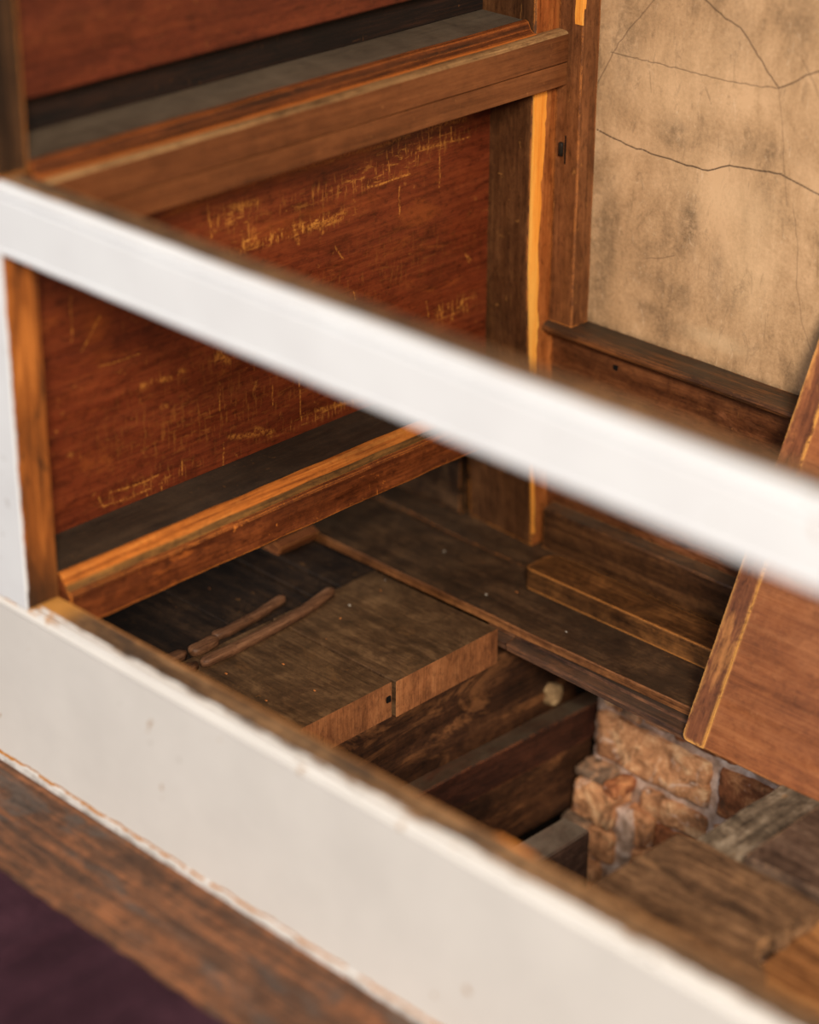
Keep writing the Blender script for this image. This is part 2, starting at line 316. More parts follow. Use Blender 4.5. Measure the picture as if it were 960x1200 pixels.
def thing(name, label, cat, loc, group=None):
    o = bpy.data.objects.new(name, None); COL.objects.link(o); o.location = loc; o['_w'] = tuple(loc)
    o.empty_display_size = .05
    return tag(o, label, cat, group)
def struct(o): o['kind'] = 'structure'; return o

def prism(bm, prof, axis, a0, a1, seg=.03, jit=0.0, seed=0.0, mat=0, fmats=None, bend=None, freq=9.0):
    """extrude a 2D profile along an axis, with the wobble of hand-cut timber"""
    n = max(1, int(abs(a1-a0)/seg)); rings = []
    for i in range(n+1):
        t = a0 + (a1-a0)*i/n; ring = []
        for k, (u, w) in enumerate(prof):
            if jit:
                u2 = u + jit*noise.noise(Vector((t*freq, u*14+seed, w*14))); w2 = w + jit*noise.noise(Vector((t*freq, u*14, w*14+seed+9)))
            else: u2, w2 = u, w
            if bend:
                du, dw = bend(t); u2 += du; w2 += dw
            co = {'x': (t, u2, w2), 'y': (u2, t, w2), 'z': (u2, w2, t)}[axis]
            ring.append(bm.verts.new(co))
        rings.append(ring)
    m = len(prof); fs = []
    for i in range(n):
        for k in range(m):
            f = bm.faces.new((rings[i][k], rings[i][(k+1) % m], rings[i+1][(k+1) % m], rings[i+1][k]))
            f.material_index = fmats[k] if fmats else mat; fs.append(f)
    for r in (rings[0], list(reversed(rings[-1]))):
        f = bm.faces.new(r); f.material_index = mat; fs.append(f)
    bmesh.ops.recalc_face_normals(bm, faces=fs)
    return fs
def rect(u0, w0, u1, w1, c=.0015):
    return [(u0+c, w0), (u1-c, w0), (u1, w0+c), (u1, w1-c), (u1-c, w1), (u0+c, w1), (u0, w1-c), (u0, w0+c)]
def beam(name, mats, axis, box, parent=None, c=.0015, jit=.0006, seed=0, seg=.02, **kw):
    x0, y0, z0, x1, y1, z1 = box; bm = bmesh.new()
    P = {'x': rect(y0, z0, y1, z1, c), 'y': rect(x0, z0, x1, z1, c), 'z': rect(x0, y0, x1, y1, c)}[axis]
    a = {'x': (x0, x1), 'y': (y0, y1), 'z': (z0, z1)}[axis]
    prism(bm, P, axis, a[0], a[1], seg, jit, seed, **kw)
    return link(name, bm, mats, parent)

def rough_box(bm, box, r=.008, amp=.004, seed=0, cuts=6, mat=0):
    x0, y0, z0, x1, y1, z1 = box
    c = Vector(((x0+x1)/2, (y0+y1)/2, (z0+z1)/2)); h = Vector(((x1-x0)/2, (y1-y0)/2, (z1-z0)/2))
    D = {}; nn = cuts+1
    def gv(i, j, k):
        if (i, j, k) not in D: D[(i, j, k)] = bm.verts.new((2*i/nn-1, 2*j/nn-1, 2*k/nn-1))
        return D[(i, j, k)]
    for A in range(nn):
        for B in range(nn):
            for F0 in (0, nn):
                for q in (((F0, A, B), (F0, A+1, B), (F0, A+1, B+1), (F0, A, B+1)), ((A, F0, B), (A, F0, B+1), (A+1, F0, B+1), (A+1, F0, B)), ((A, B, F0), (A+1, B, F0), (A+1, B+1, F0), (A, B+1, F0))):
                    if F0 == 0: q = q[::-1]
                    bm.faces.new([gv(*t) for t in q])
    vs = list(D.values())
    fs = set()
    for v in vs:
        p = Vector((v.co.x*h.x, v.co.y*h.y, v.co.z*h.z))
        inner = Vector([max(-h[i]+r, min(h[i]-r, p[i])) if h[i] > r else 0 for i in range(3)])
        d = p - inner
        if d.length > 1e-6: p = inner + d.normalized()*min(d.length, r)
        nv = noise.noise_vector((p+c)*26 + Vector((seed, seed, seed)))*amp + noise.noise_vector((p+c)*75 + Vector((seed, 3, 1)))*amp*.6 + noise.noise_vector((p+c)*190 + Vector((seed, 3, 1)))*amp*.3
        v.co = c + p + nv
        fs.update(v.link_faces)
    for f in fs: f.material_index = mat; f.smooth = True
    return vs

# =================================================================== SETTING
# outer floor strip, carpet
o = beam('floor', 'outfloor', 'x', (-1.2, -.2139, -.28, 2.6, -.018, -.2306), jit=.0005, c=.001, seg=.05); struct(o)
bm = bmesh.new()
prism(bm, rect(-2.2, -.26, -.2134, -.2272, .003), 'x', -1.2, 2.6, .012, .0035, 3, freq=40)
carpet = link('carpet', bm, 'carpet'); tag(carpet, 'dark plum carpet on the floor in front of the white board', 'carpet')

struct(beam('floor', 'soil', 'x', (-1.2, -2.4, -.32, 2.6, -.2145, -.2605)))
# plaster wall with cracks and stains kept as attributes of the wall itself
CR = {
 'c1':[(0.1199, 0.4804), (0.1458, 0.4754), (0.1884, 0.469), (0.2549, 0.4671), (0.2957, 0.4648), (0.3357, 0.4664), (0.3587, 0.4771), (0.3739, 0.4834), (0.4125, 0.4873), (0.4656, 0.4923), (0.4964, 0.4856), (0.5374, 0.4777), (.60, .47)],
 'c2':[(0.14, 0.6063), (0.1633, 0.6058), (0.2451, 0.6069), (0.3402, 0.6075), (0.4016, 0.6103), (0.4494, 0.6155)],
 'c3':[(0.3031, 0.7209), (0.3483, 0.6971), (0.3764, 0.689), (0.4047, 0.661), (0.4296, 0.635), (0.4508, 0.617), (0.4748, 0.6296), (0.4954, 0.6451), (0.5232, 0.6582), (.58, .69)],
 'c4':[(0.1159, 0.5536), (0.1344, 0.5867), (0.154, 0.6235), (0.1846, 0.6619), (0.2221, 0.7059)],
 'c5':[(0.4508, 0.617), (0.4595, 0.5725), (0.4683, 0.511), (0.4803, 0.4493)],
 'c6':[(0.4927, 0.446), (0.5057, 0.3905), (0.5078, 0.3381), (0.5246, 0.2758), (0.5434, 0.2406)],
 'c7':[(0.2297, 0.2993), (0.2495, 0.3046), (0.282, 0.3175)],
 'c8':[(0.4861, 0.6652), (0.5112, 0.6336), (0.5236, 0.6116)],
}
ST = [(0.268,0.510,0.029,0.023,0.8),(0.307,0.376,0.019,0.048,1),(0.365,0.305,0.015,0.060,0.6),(0.306,0.255,0.016,0.027,0.6),
 (0.235,0.220,0.030,0.013,0.6),(0.387,0.507,0.030,0.015,0.4),(0.452,0.523,0.015,0.010,0.6),(0.252,0.267,0.049,0.017,0.3),
 (0.170,0.633,0.032,0.089,0.7),(0.145,0.311,0.027,0.123,0.6),(0.365,0.678,0.045,0.049,0.35),(0.409,0.523,0.089,0.015,0.25),
 (0.481,0.713,0.035,0.059,0.4),(0.339,0.205,0.095,0.015,0.5),(0.140,0.209,0.017,0.057,0.3)]
PA = [(0.402,0.430,0.090,0.032,.3),(0.425,0.342,0.046,0.091,.5),(0.373,0.204,0.055,0.016,.9),(0.216,0.558,0.095,0.052,.2),(0.337,0.453,0.092,0.077,.2),(.30,.60,.12,.07,.25)]
_rs = random.Random(11)
def roughen(pts, step=.009, amp=.0012):
    out = []
    for a, b in zip(pts[:-1], pts[1:]):
        L = math.hypot(b[0]-a[0], b[1]-a[1]); k = max(1, int(L/step))
        for i in range(k):
            t = i/k; j = 0 if i == 0 else 1
            out.append((a[0]+(b[0]-a[0])*t + j*_rs.uniform(-amp, amp), a[1]+(b[1]-a[1])*t + j*_rs.uniform(-amp, amp)))
    out.append(pts[-1]); return out
CR = {k: roughen(p) for k, p in CR.items()}
def segdist(P, Q, a, b):
    ax, ay = a; bx, by = b; dx, dy = bx-ax, by-ay
    t = np.clip(((P-ax)*dx + (Q-ay)*dy)/(dx*dx+dy*dy+1e-12), 0, 1)
    return np.hypot(P-ax-t*dx, Q-ay-t*dy)
def grid_slab(name, mats, u0, u1, w0, w1, step, to3d, thick, attrs, parent=None):
    """a slab whose front face is a fine grid; attrs: name -> function(U,W)"""
    nu = int(round((u1-u0)/step))+1; nw = int(round((w1-w0)/step))+1
    U, W = np.meshgrid(np.linspace(u0, u1, nu), np.linspace(w0, w1, nw)); U = U.ravel(); W = W.ravel()
    front = to3d(U, W, np.zeros_like(U))
    idx = np.arange(nu*nw).reshape(nw, nu)
    q = np.stack([idx[:-1, :-1], idx[:-1, 1:], idx[1:, 1:], idx[1:, :-1]], -1).reshape(-1, 4).tolist()
    cu = np.array([u0, u1, u1, u0]); cw = np.array([w0, w0, w1, w1])
    back = to3d(cu, cw, np.full(4, thick)); N = nu*nw
    q.append([N+3, N+2, N+1, N])
    for edge, (p, r) in ((idx[0, :], (0, 1)), (idx[:, -1], (1, 2)), (idx[-1, ::-1], (2, 3)), (idx[::-1, 0], (3, 0))):
        q.append([N+p, N+r] + [int(k) for k in edge[::-1]])
    V = np.concatenate([front, back]); org = np.array([(V[:, 0].min()+V[:, 0].max())/2, (V[:, 1].min()+V[:, 1].max())/2, V[:, 2].min()])
    me = bpy.data.meshes.new(name); me.from_pydata((V-org).tolist(), [], q); me.update()
    for k, fn in attrs.items():
        at = me.attributes.new(k, 'FLOAT', 'POINT')
        at.data.foreach_set('value', np.concatenate([fn(U, W), np.zeros(4)]).astype(np.float32))
    for m in mats: me.materials.append(M[m])
    o = bpy.data.objects.new(name, me); COL.objects.link(o)
    o['_w'] = tuple(org.tolist())
    if parent: o.parent = parent; o.location = Vector(org.tolist()) - Vector(parent['_w'])
    else: o.location = org.tolist()
    return o
def crackf(U, W):
    out = np.zeros_like(U); wob = 0
    for k, pts in CR.items():
        wd, st = {'c1': (.0010, .95), 'c3': (.0010, .8), 'c2': (.0008, .6), 'c4': (.001, .45), 'c5': (.0009, .3), 'c6': (.0009, .3)}.get(k, (.0009, .4))
        for a, b in zip(pts[:-1], pts[1:]):
            d = segdist(U+wob, W+wob, a, b); out = np.maximum(out, st*np.clip(1.5-d/wd, 0, 1))
    return out
def blobs(L):
    def f(U, W):
        out = np.zeros_like(U)
        for x, z, rx, rz, s in L:
            d = ((U-x)/rx)**2 + ((W-z)/rz)**2; out = out + s*np.exp(-d**1.3)
        return np.clip(out, 0, 1)
    return f
def stainf(U, W):
    return np.clip(blobs(ST)(U, W) + .85*np.exp(-((W-.160)/.010)**2) + .35*np.exp(-((U-.12)/.014)**2), 0, 1)
w1 = grid_slab('wall_back', ['plaster'], .095, .62, .13, .80, .0013, lambda U, W, T: np.stack([U, 1.041+T+.0009*np.sin(U*37)*np.cos(W*29), W], -1), .10,
               {'crack': crackf, 'stain': stainf, 'pale': blobs(PA)}); struct(w1)
w2 = grid_slab('wall_back', ['plaster'], .62, 2.2, .13, 1.9, .05, lambda U, W, T: np.stack([U, 1.041+T, W], -1), .10, {}); struct(w2)
w3 = grid_slab('wall_back', ['plaster'], .095, .62, .80, 1.9, .05, lambda U, W, T: np.stack([U, 1.041+T, W], -1), .10, {}); struct(w3)

# pit: soil and rubble brick footing
bm = bmesh.new()
n = 28; gv = [[bm.verts.new((-.7+2.6*i/n, .0+1.1*j/n, -.80+.02*noise.noise(Vector((i*.6, j*.6, 0))))) for j in range(n+1)] for i in range(n+1)]
for i in range(n):
    for j in range(n): bm.faces.new((gv[i][j], gv[i+1][j], gv[i+1][j+1], gv[i][j+1]))
struct(link('floor', bm, 'soil'))

bm = bmesh.new()
rough_box(bm, (.262, .931, -.80, 1.75, 1.10, -.262), .004, .005, 3, 110, 0)
rough_box(bm, (.250, .893, -.80, .372, .96, -.590), .006, .006, 5, 20, 0)
bricks = [  # x0, x1, z0, z1, front y, material, depth
 (.277, .330, -.385, -.325, .932, 3), (.336, .43, -.378, -.320, .930, 1), (.436, .56, -.378, -.32, .930, 3), (.57, .70, -.38, -.32, .93, 2),
 (.280, .315, -.434, -.396, .924, 1), (.318, .36, -.438, -.398, .926, 3), (.364, .42, -.432, -.393, .923, 1), (.425, .55, -.434, -.392, .926, 2),
 (.272, .502, -.532, -.445, .917, 1), (.524, .70, -.535, -.442, .918, 2), (.72, .92, -.535, -.44, .92, 1),
 (.262, .345, -.632, -.560, .876, 1), (.258, .318, -.560, -.540, .884, 3), (.322, .352, -.572, -.546, .880, 2), (.352, .400, -.655, -.590, .905, 1), (.372, .500, -.600, -.550, .918, 1), (.405, .53, -.662, -.606, .916, 2), (.516, .68, -.640, -.552, .922, 1), (.70, .9, -.635, -.55, .922, 1),
 (.240, .296, -.700, -.640, .872, 3), (.298, .345, -.702, -.640, .880, 1), (.350, .48, -.735, -.665, .905, 1), (.50, .70, -.72, -.65, .92, 2),
 (.245, .32, -.79, -.71, .875, 1), (.33, .47, -.79, -.74, .90, 2)]
for i, (x0, x1, z0, z1, y, m) in enumerate(bricks):
    rough_box(bm, (x0, y, z0, x1, y+.09, z1), .008, .0048, i*3.1, 16, m)
struct(link('wall_brick_footing', bm, ['mortar', 'brick', 'brick_red', 'brick_dark']))

struct(beam('wall_pit_back', 'soil', 'x', (-1.0, .962, -.85, .2545, 1.12, -.256), c=.004, jit=.004))
struct(beam('wall_pit_side', 'soil', 'y', (-.75, .0, -.85, -.7, .96, -.27), c=.004, jit=.004))
# =================================================================== WHITE FRONT
front = thing('pew_front', 'white painted pew front with an open gap between its low base board and upper rail', 'pew front', (.6, -.02, -.2306))
bm = bmesh.new()
prof = [(0, -.283), (.056, -.283), (.056, -.002), (.054, 0), (.019, -.001), (.0175, -.004), (.0155, -.0045), (.013, -.001), (.009, 0), (.0055, -.0008),
        (.0035, -.003), (.004, -.0068), (.0022, -.0085), (-.0015, -.0105), (-.002, -.0135), (0, -.0165), (0, -.271), (-.0025, -.2725), (-.0035, -.283)]
prism(bm, fr(prof), 'x', -.5, 2.3, .012, .0006, 2, freq=14)
link('base_board', bm, 'board', front)
bm = bmesh.new()
prof = [(-.001, .5225), (.046, .5225), (.048, .525), (.048, .616), (.045, .618), (.008, .618), (.001, .6155), (-.0035, .613), (-.005, .609), (-.0035, .6045), (-.0012, .603), (-.0012, .5995), (-.003, .599),
        (-.003, .534), (-.0015, .5325), (-.0015, .531), (-.004, .5295), (-.0035, .525)]
prism(bm, fr(prof), 'x', -.5, 2.3, .015, .0006, 5, freq=14)
link('upper_rail', bm, 'rail', front)
beam('stile', 'stile', 'z', (-.05, FY, FZ+.0006, FX, .0077, .5222*FS+FZ), front, seed=4, jit=.0008)
beam('stile_head', 'dark_stile', 'z', (-.05, FY, .6183*FS+FZ, FX-.001, .0077, 1.5), front, seed=6, jit=.0008)
# raw chip on the inner arris
bm = bmesh.new(); prism(bm, fr(rect(.0555, -.014, .0585, .0015, .0006)), 'x', fx(.825), fx(.885), .006, .0012, 4); link('raw_chip', bm, 'bevel', front)['label'] = 'bare orange chip on the inner edge'

# =================================================================== LEFT PARTITION
part = thing('panelled_partition', 'reddish-brown wooden partition of framed panels, its bottom rail hanging clear of the floor boards', 'partition', (0, .5, 0))
bm = bmesh.new()   # bottom rail core
prof = [(-.055, -.002), (.089, 0), (.091, .002), (.091, .051), (.0895, .054), (.0868, .0555), (.085, .0565)]
prof += [(.0800, .0655), (.0690, .0800), (.066, .0805), (-.055, .0805)]
fm = [0, 0, 0, 0, 0, 0, 1, 2, 2, 3, 0]
prism(bm, prof, 'y', .0085, .956, .012, .0014, 8, fmats=fm, freq=16)
link('bottom_rail', bm, ['botrail', 'olive', 'bevel', 'ledge_low'], part)
bm = bmesh.new()   # lower strip of the top rail, then the rail itself, both with a facing that runs on to the jamb post
prism(bm, rect(.02, .5542, .0700, .5890, .0012), 'y', .0085, .946, .015, .0006, 3); prism(bm, rect(.0703, .554, .0905, .5884, .0008), 'y', .0085, .999, .015, .0006, 3)
link('lower_strip', bm, 'toprail', part)
bm = bmesh.new()
prism(bm, [(-.06, .5900), (.0700, .5900), (.0700, .6376), (-.06, .6376)], 'y', .0085, .946, .015, .0005, 9)
prism(bm, [(.0703, .5900), (.0905, .5900), (.091, .5906), (.091, .6325), (.0895, .6350), (.0870, .6368), (.0800, .6374), (.0703, .6376)], 'y', .0085, .999, .015, .0007, 4, fmats=[0, 0, 0, 1, 1, 1, 1, 0])
link('top_rail', bm, ['toprail', 'tanbead'], part)
bm = bmesh.new()   # hollow moulding and dusty ledge behind it
prof = [(-.06, .6380), (.0745, .6380), (.072, .6385), (.067, .6395), (.061, .6440), (.058, .6505), (.056, .6545), (.0505, .6565), (.045, .6553), (-.06, .6553)]
fm = [0, 0, 0, 0, 0, 0, 0, 0, 1, 0]
prism(bm, prof, 'y', .0085, .946, .015, .0012, 5, fmats=fm, bend=lambda t: (.009*max(0, 1-t/.6), 0))
link('ledge_moulding', bm, ['groove', 'ledge'], part)

MK = [(0.384,0.206,0.384,0.170,1),(0.487,0.177,0.488,0.146,1),(0.542,0.171,0.545,0.100,1),(0.307,0.117,0.308,0.095,1),(0.268,0.095,0.268,0.081,1),(0.240,0.095,0.241,0.084,1),
 (0.262,0.107,0.183,0.109,1.2),(0.153,0.111,0.162,0.090,1),(0.162,0.093,0.253,0.091,0.8),(0.175,0.379,0.140,0.337,1.5),(0.127,0.424,0.125,0.356,0.8),(0.386,0.061,0.388,0.116,1),
 (0.402,0.123,0.487,0.102,2.5),(0.453,0.118,0.483,0.101,3),(0.239,0.255,0.247,0.254,3),(0.278,0.251,0.293,0.250,2.5),(0.310,0.255,0.321,0.254,2.5),(0.275,0.211,0.285,0.209,2),
 (0.167,0.306,0.242,0.303,1),(0.387,0.259,0.403,0.241,3),(0.575,0.111,0.675,0.096,2),(0.373,0.489,0.379,0.439,1.5),(0.418,0.474,0.464,0.469,3),(0.458,0.429,0.462,0.405,3),
 (0.437,0.406,0.467,0.409,2),(0.537,0.419,0.545,0.387,2),(0.554,0.404,0.632,0.404,3),(0.580,0.408,0.641,0.409,2.5),(0.583,0.407,0.594,0.392,2),(0.619,0.361,0.635,0.338,1.2),
 (0.658,0.282,0.660,0.265,1.2),(0.755,0.424,0.755,0.380,1.2),(0.314,0.497,0.350,0.501,4),(0.350,0.501,0.465,0.501,2.2),(0.465,0.504,0.564,0.499,2.5),(0.564,0.499,0.776,0.496,2),
 (0.817,0.221,0.821,0.191,1),(0.846,0.204,0.852,0.182,1.5),(0.875,0.205,0.878,0.170,1),(0.907,0.199,0.910,0.175,1),(0.903,0.275,0.914,0.258,1),(0.917,0.261,0.909,0.270,1),
 (0.813,0.501,0.898,0.496,2.5),(0.866,0.496,0.870,0.468,1.5),(0.795,0.472,0.851,0.469,2),(0.843,0.400,0.843,0.495,1),(0.851,0.469,0.908,0.466,1.2),(0.686,0.438,0.777,0.436,1.5)]
def markf(U, W):
    out = np.zeros_like(U)
    for a, b, c, d, w in MK:
        dd = segdist(U + .0007*np.sin(W*130+a*90), W + .0012*np.sin(U*60+a*50), (a, b), (c, d)); wd = .0009*w if w < 2 else .0016*w
        out = np.maximum(out, np.clip(1.45-dd/wd, 0, 1)*(.9 if w < 2 else .5))
    return np.clip(out, 0, 1)
SCF = [(.42,.46,.05,.02,.8),(.50,.41,.07,.012,.9),(.60,.407,.06,.012,.9),(.44,.42,.02,.02,.6),(.62,.45,.12,.018,.45),(.80,.478,.09,.022,.7),(.72,.46,.09,.02,.35),(.88,.19,.045,.016,.8),(.62,.10,.14,.010,.7),(.80,.10,.10,.008,.8),
 (.28,.255,.05,.005,.8),(.47,.25,.03,.01,.6),(.39,.25,.02,.014,.8),(.25,.10,.09,.012,.4),(.50,.16,.25,.04,.2),(.3,.2,.15,.08,.15),(.7,.3,.2,.05,.12)]
STREAKS = [(.33,.495,.04,.010,.9),(.45,.500,.09,.010,.9),(.60,.503,.10,.012,.8),(.72,.50,.08,.014,.5),(.55,.42,.14,.016,.35),(.30,.52,.08,.015,.5),(.17,.36,.02,.05,.4)]  # orange streaks and patches mixed softly over the panel colour
grid_slab('lower_panel', ['red'], .0085, .956, .081, .5895, .0018, lambda U, W, T: np.stack([-.025-T, U, W], -1), .02, {'marks': markf, 'scuff': blobs(SCF), 'worn': blobs(STREAKS)}, part)
beam('upper_panel', 'red_up', 'y', (-.03, .0085, .7105, -.002, .950, 1.5), part, c=.003)
beam('recessed_shade_band', 'shade_dark', 'y', (-.060, .0085, .6556, -.036, .945, .7600), part)  # shadow band above the ledge, put into the recess and its dark colour

# =================================================================== BACK CORNER POSTS
bm = bmesh.new()
def p1bend(t): return (0, -.0)
prism(bm, [(-.0825, .012), (.066, 0), (.069, .003), (.069, .062), (-.0825, .062)], 'z', -.2375, 1.6, .03, .0008, 4, fmats=[0, 0, 1, 0, 0], bend=lambda t: (0, .978 - .030*min(1, max(0, (t+.238)/.5))))
p1 = link('corner_post', bm, ['post', 'post_lit_side']); tag(p1, 'wide brown corner post standing on the boards with a raw orange strip, painted as sunlit, down its edge', 'post')
# raw strip with sunlight painted into its colour: ragged outline on the +x face near the arris
def ragged(bm, pts_left, pts_right, x, t):
    L = [bm.verts.new((x+t, y, z)) for y, z in pts_left]; Rr = [bm.verts.new((x+t, y, z)) for y, z in pts_right]
    L2 = [bm.verts.new((x-.002, y, z)) for y, z in pts_left]; R2 = [bm.verts.new((x-.002, y, z)) for y, z in pts_right]
    for i in range(len(L)-1):
        bm.faces.new((L[i], Rr[i], Rr[i+1], L[i+1])); bm.faces.new((L2[i], L[i], L[i+1], L2[i+1])); bm.faces.new((Rr[i], R2[i], R2[i+1], Rr[i+1]))
    bm.faces.new((L[0], L2[0], R2[0], Rr[0])); bm.faces.new((Rr[-1], R2[-1], L2[-1], L[-1]))
    bmesh.ops.recalc_face_normals(bm, faces=bm.faces)
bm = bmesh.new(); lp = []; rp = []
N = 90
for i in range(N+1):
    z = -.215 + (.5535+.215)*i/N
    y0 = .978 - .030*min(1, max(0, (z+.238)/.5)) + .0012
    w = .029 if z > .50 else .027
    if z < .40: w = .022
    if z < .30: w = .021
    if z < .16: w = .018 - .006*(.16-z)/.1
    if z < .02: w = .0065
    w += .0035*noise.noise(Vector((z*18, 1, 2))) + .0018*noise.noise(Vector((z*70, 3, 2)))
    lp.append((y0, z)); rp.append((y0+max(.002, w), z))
ragged(bm, lp, rp, .069, .0011); link('raw_sunlit_edge', bm, 'raw', p1)['label'] = 'raw orange strip, painted as sunlit, along the post edge'

p2 = beam('jamb_post', 'post_red', 'z', (.0698, 1.0, .1632, .118, 1.0405, 1.6), jit=.0007, seed=12)
tag(p2, 'narrow reddish-brown post between the plaster wall and the corner post, ending on the ledge cap', 'post')
bm = bmesh.new(); prism(bm, rect(.103, .9988, .1188, 1.006, .0004), 'z', .650, .80, .008, .003, 3, freq=30)
link('raw_sunlit_patch', bm, 'raw', p2)['label'] = 'raw orange patch, painted as sunlit, on the post edge'  # sun patch painted as bright bare wood
bm = bmesh.new(); rough_box(bm, (.081, .9955, .440, .0885, 1.001, .462), .001, .0006, 1, 3); link('metal_stub', bm, 'metal', p2)
bm = bmesh.new(); rough_box(bm, (.0905, .9992, .428, .0935, 1.001, .474), .001, .0003, 1, 3); link('slot', bm, 'hole', p2)

pl = beam('plinth_board', 'floorA', 'x', (-.75, .980, -.2375, -.098, 1.0, -.02), c=.002); tag(pl, 'dark low board behind the gap under the partition, left of the corner post', 'board')
# dark wall behind under partition
bw = beam('wall_left_back', 'shade_dark', 'x', (-.9, 1.045, -.3, .095, 1.12, .6)); struct(bw)
bw = beam('wall_left_side', 'shade_dark', 'y', (-.95, .0, -.3, -.9, 1.12, .6)); struct(bw)

# =================================================================== DADO AND SKIRTING
d = thing('dado_board', 'brown dado board with a dusty rounded cap, running below the plaster wall', 'dado', (.9, 1.03, -.235))
beam('face_board', 'dado', 'x', (.0702, 1.012, -.2375, 2.1, 1.0405, .1458), d, seed=3)
bm = bmesh.new()
prof = [(1.0405, .1462), (1.010, .1462), (.994, .1470), (.9875, .1480), (.9845, .1510), (.9838, .155), (.9855, .1595), (.990, .1622), (.998, .1632), (1.0405, .1632)]
prism(bm, prof, 'x', .0702, 2.1, .015, .0009, 3, freq=14); link('cap', bm, 'cap', d)
bm = bmesh.new(); prism(bm, [(1.0115, .1380), (1.004, .1385), (1.0025, .1420), (.998, .1435), (.998, .1461), (1.0115, .1461)], 'x', .0702, 2.1, .03, .0004, 3); link('bed_moulding', bm, 'dado', d)
bm = bmesh.new(); rough_box(bm, (.198, 1.0108, .112, .207, 1.0128, .121), .002, .0015, 1, 4); link('knot_hole', bm, 'hole', d)
bm = bmesh.new()
prof = [(1.0112, -.2375), (.9866, -.2375), (.9866, -.1660), (.9885, -.1635), (1.0112, -.1585)]
prism(bm, prof, 'x', .086, 2.1, .015, .0007, 6); sk = link('skirting_board', bm, 'skirt'); tag(sk, 'dark grained skirting board with a dusty top edge, standing on the rear floor board', 'skirting')

# =================================================================== FLOOR BOARDS
g = 'old floor boards'
o = beam('floor_board', ['floorA', 'edge'], 'x', (-.9, .757, -.2535, 1.6, .9145, -.238), c=.0015, seed=1, jit=.0016, fmats=[0, 0, 0, 0, 0, 1, 1, 0]); tag(o, 'long dark floor board along the back of the pit, with the batten on it', 'floor board', g)
o = beam('floor_board', ['floorA'], 'x', (-.9, .9175, -.2535, 1.6, 1.009, -.2382), c=.001, seed=2, jit=.0008, bend=lambda t: (.009*math.exp(-((t+.20)/.11)**2), 0)); tag(o, 'rearmost floor board, tight under the skirting and the corner post', 'floor board', g)
def cutboard(x0, x1, y0, y1, zb, lab, seed, zt=-.238):
    bm = bmesh.new(); fs = prism(bm, rect(y0, zb, y1, zt, .0012), 'x', x0, x1, .02, .0006, seed)
    fs[-1].material_index = 1
    o = link('floor_board', bm, ['floorB', 'endgrain']); tag(o, lab, 'floor board', g)
    return o
b2 = cutboard(-.055, .2165, .5055, .733, -.301, 'thick sawn board at the pit edge, the rear one of the pair with fresh end grain', 11)
b1 = cutboard(-.055, .2125, .0095, .5005, -.299, 'thick sawn board at the pit edge, the front one beside the white base board', 14)
bm = bmesh.new(); rough_box(bm, (.2155, .485, -.268, .2180 , .494, -.258), .001, .001, 2, 3); link('nail_hole', bm, 'hole', b1)
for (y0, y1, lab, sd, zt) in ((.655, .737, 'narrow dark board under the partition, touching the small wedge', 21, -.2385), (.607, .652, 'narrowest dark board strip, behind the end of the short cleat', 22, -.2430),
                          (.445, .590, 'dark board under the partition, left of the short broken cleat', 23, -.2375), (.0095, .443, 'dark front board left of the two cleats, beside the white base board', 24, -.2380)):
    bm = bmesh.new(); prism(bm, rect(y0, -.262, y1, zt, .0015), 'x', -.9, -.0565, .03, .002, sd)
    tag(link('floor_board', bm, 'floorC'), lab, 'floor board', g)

# lipping along the pit edge, in two lengths
def lip(x0, x1, lab):
    bm = bmesh.new(); P = [(.800, -.2543), (.800, -.2735)]
    P += [(.739, -.2735), (.7368, -.2722), (.7385, -.2706), (.7360, -.2692), (.7378, -.2676), (.7354, -.2662), (.7372, -.2646), (.7350, -.2632), (.7362, -.2612), (.7385, -.2598), (.748, -.2590), (.757, -.2588), (.759, -.2543)]
    prism(bm, P, 'x', x0, x1, .012, .0008, 3, freq=12, bend=lambda t: (-.010*max(0, min(.37, t-.23))/.37, 0))
    tag(link('lipping_strip', bm, 'lip'), lab, 'strip')
lip(.2325, .6115, 'long reeded lipping strip under the edge of the back floor board')
lip(.175, .2305, 'short stub of lipping left of the crack, beside the end grain board')
# batten with rounded end on the rear board
bm = bmesh.new()
out = []; x0, x1, y0, y1 = .1545, 1.25, .8625, .932
for k in range(7):
    a = math.pi + math.pi/2*k/6; out.append((x0+.012+.012*math.cos(a), y0+.012+.012*math.sin(a)))
for i in range(1, 40): out.append((x0+.012+(x1-x0-.012)*i/40, y0+.0006*noise.noise(Vector((i*.7, 0, 0)))))
out += [(x1, y0), (x1, y1)]
for i in range(1, 40): out.append((x1-(x1-x0-.02)*i/40, y1+.001*noise.noise(Vector((i*.7, 5, 0)))))
for k in range(7):
    a = math.pi/2 + math.pi/2*k/6; out.append((x0+.02+.02*math.cos(a), y1-.02+.02*math.sin(a)))
vs = [bm.verts.new((x, y, -.2372)) for x, y in out]; f = bm.faces.new(vs)
r = bmesh.ops.extrude_face_region(bm, geom=[f]); up = [e for e in r['geom'] if isinstance(e, bmesh.types.BMVert)]
for v in up: v.co.z += .0365
bmesh.ops.recalc_face_normals(bm, faces=bm.faces)
top = [e for e in bm.edges if all(v in set(up) for v in e.verts)]
bmesh.ops.bevel(bm, geom=top, offset=.003, segments=2, affect='EDGES', profile=.6)
bt = link('batten', bm, 'batten'); tag(bt, 'thick brown batten with a bright worn edge, lying on the back floor board', 'batten')

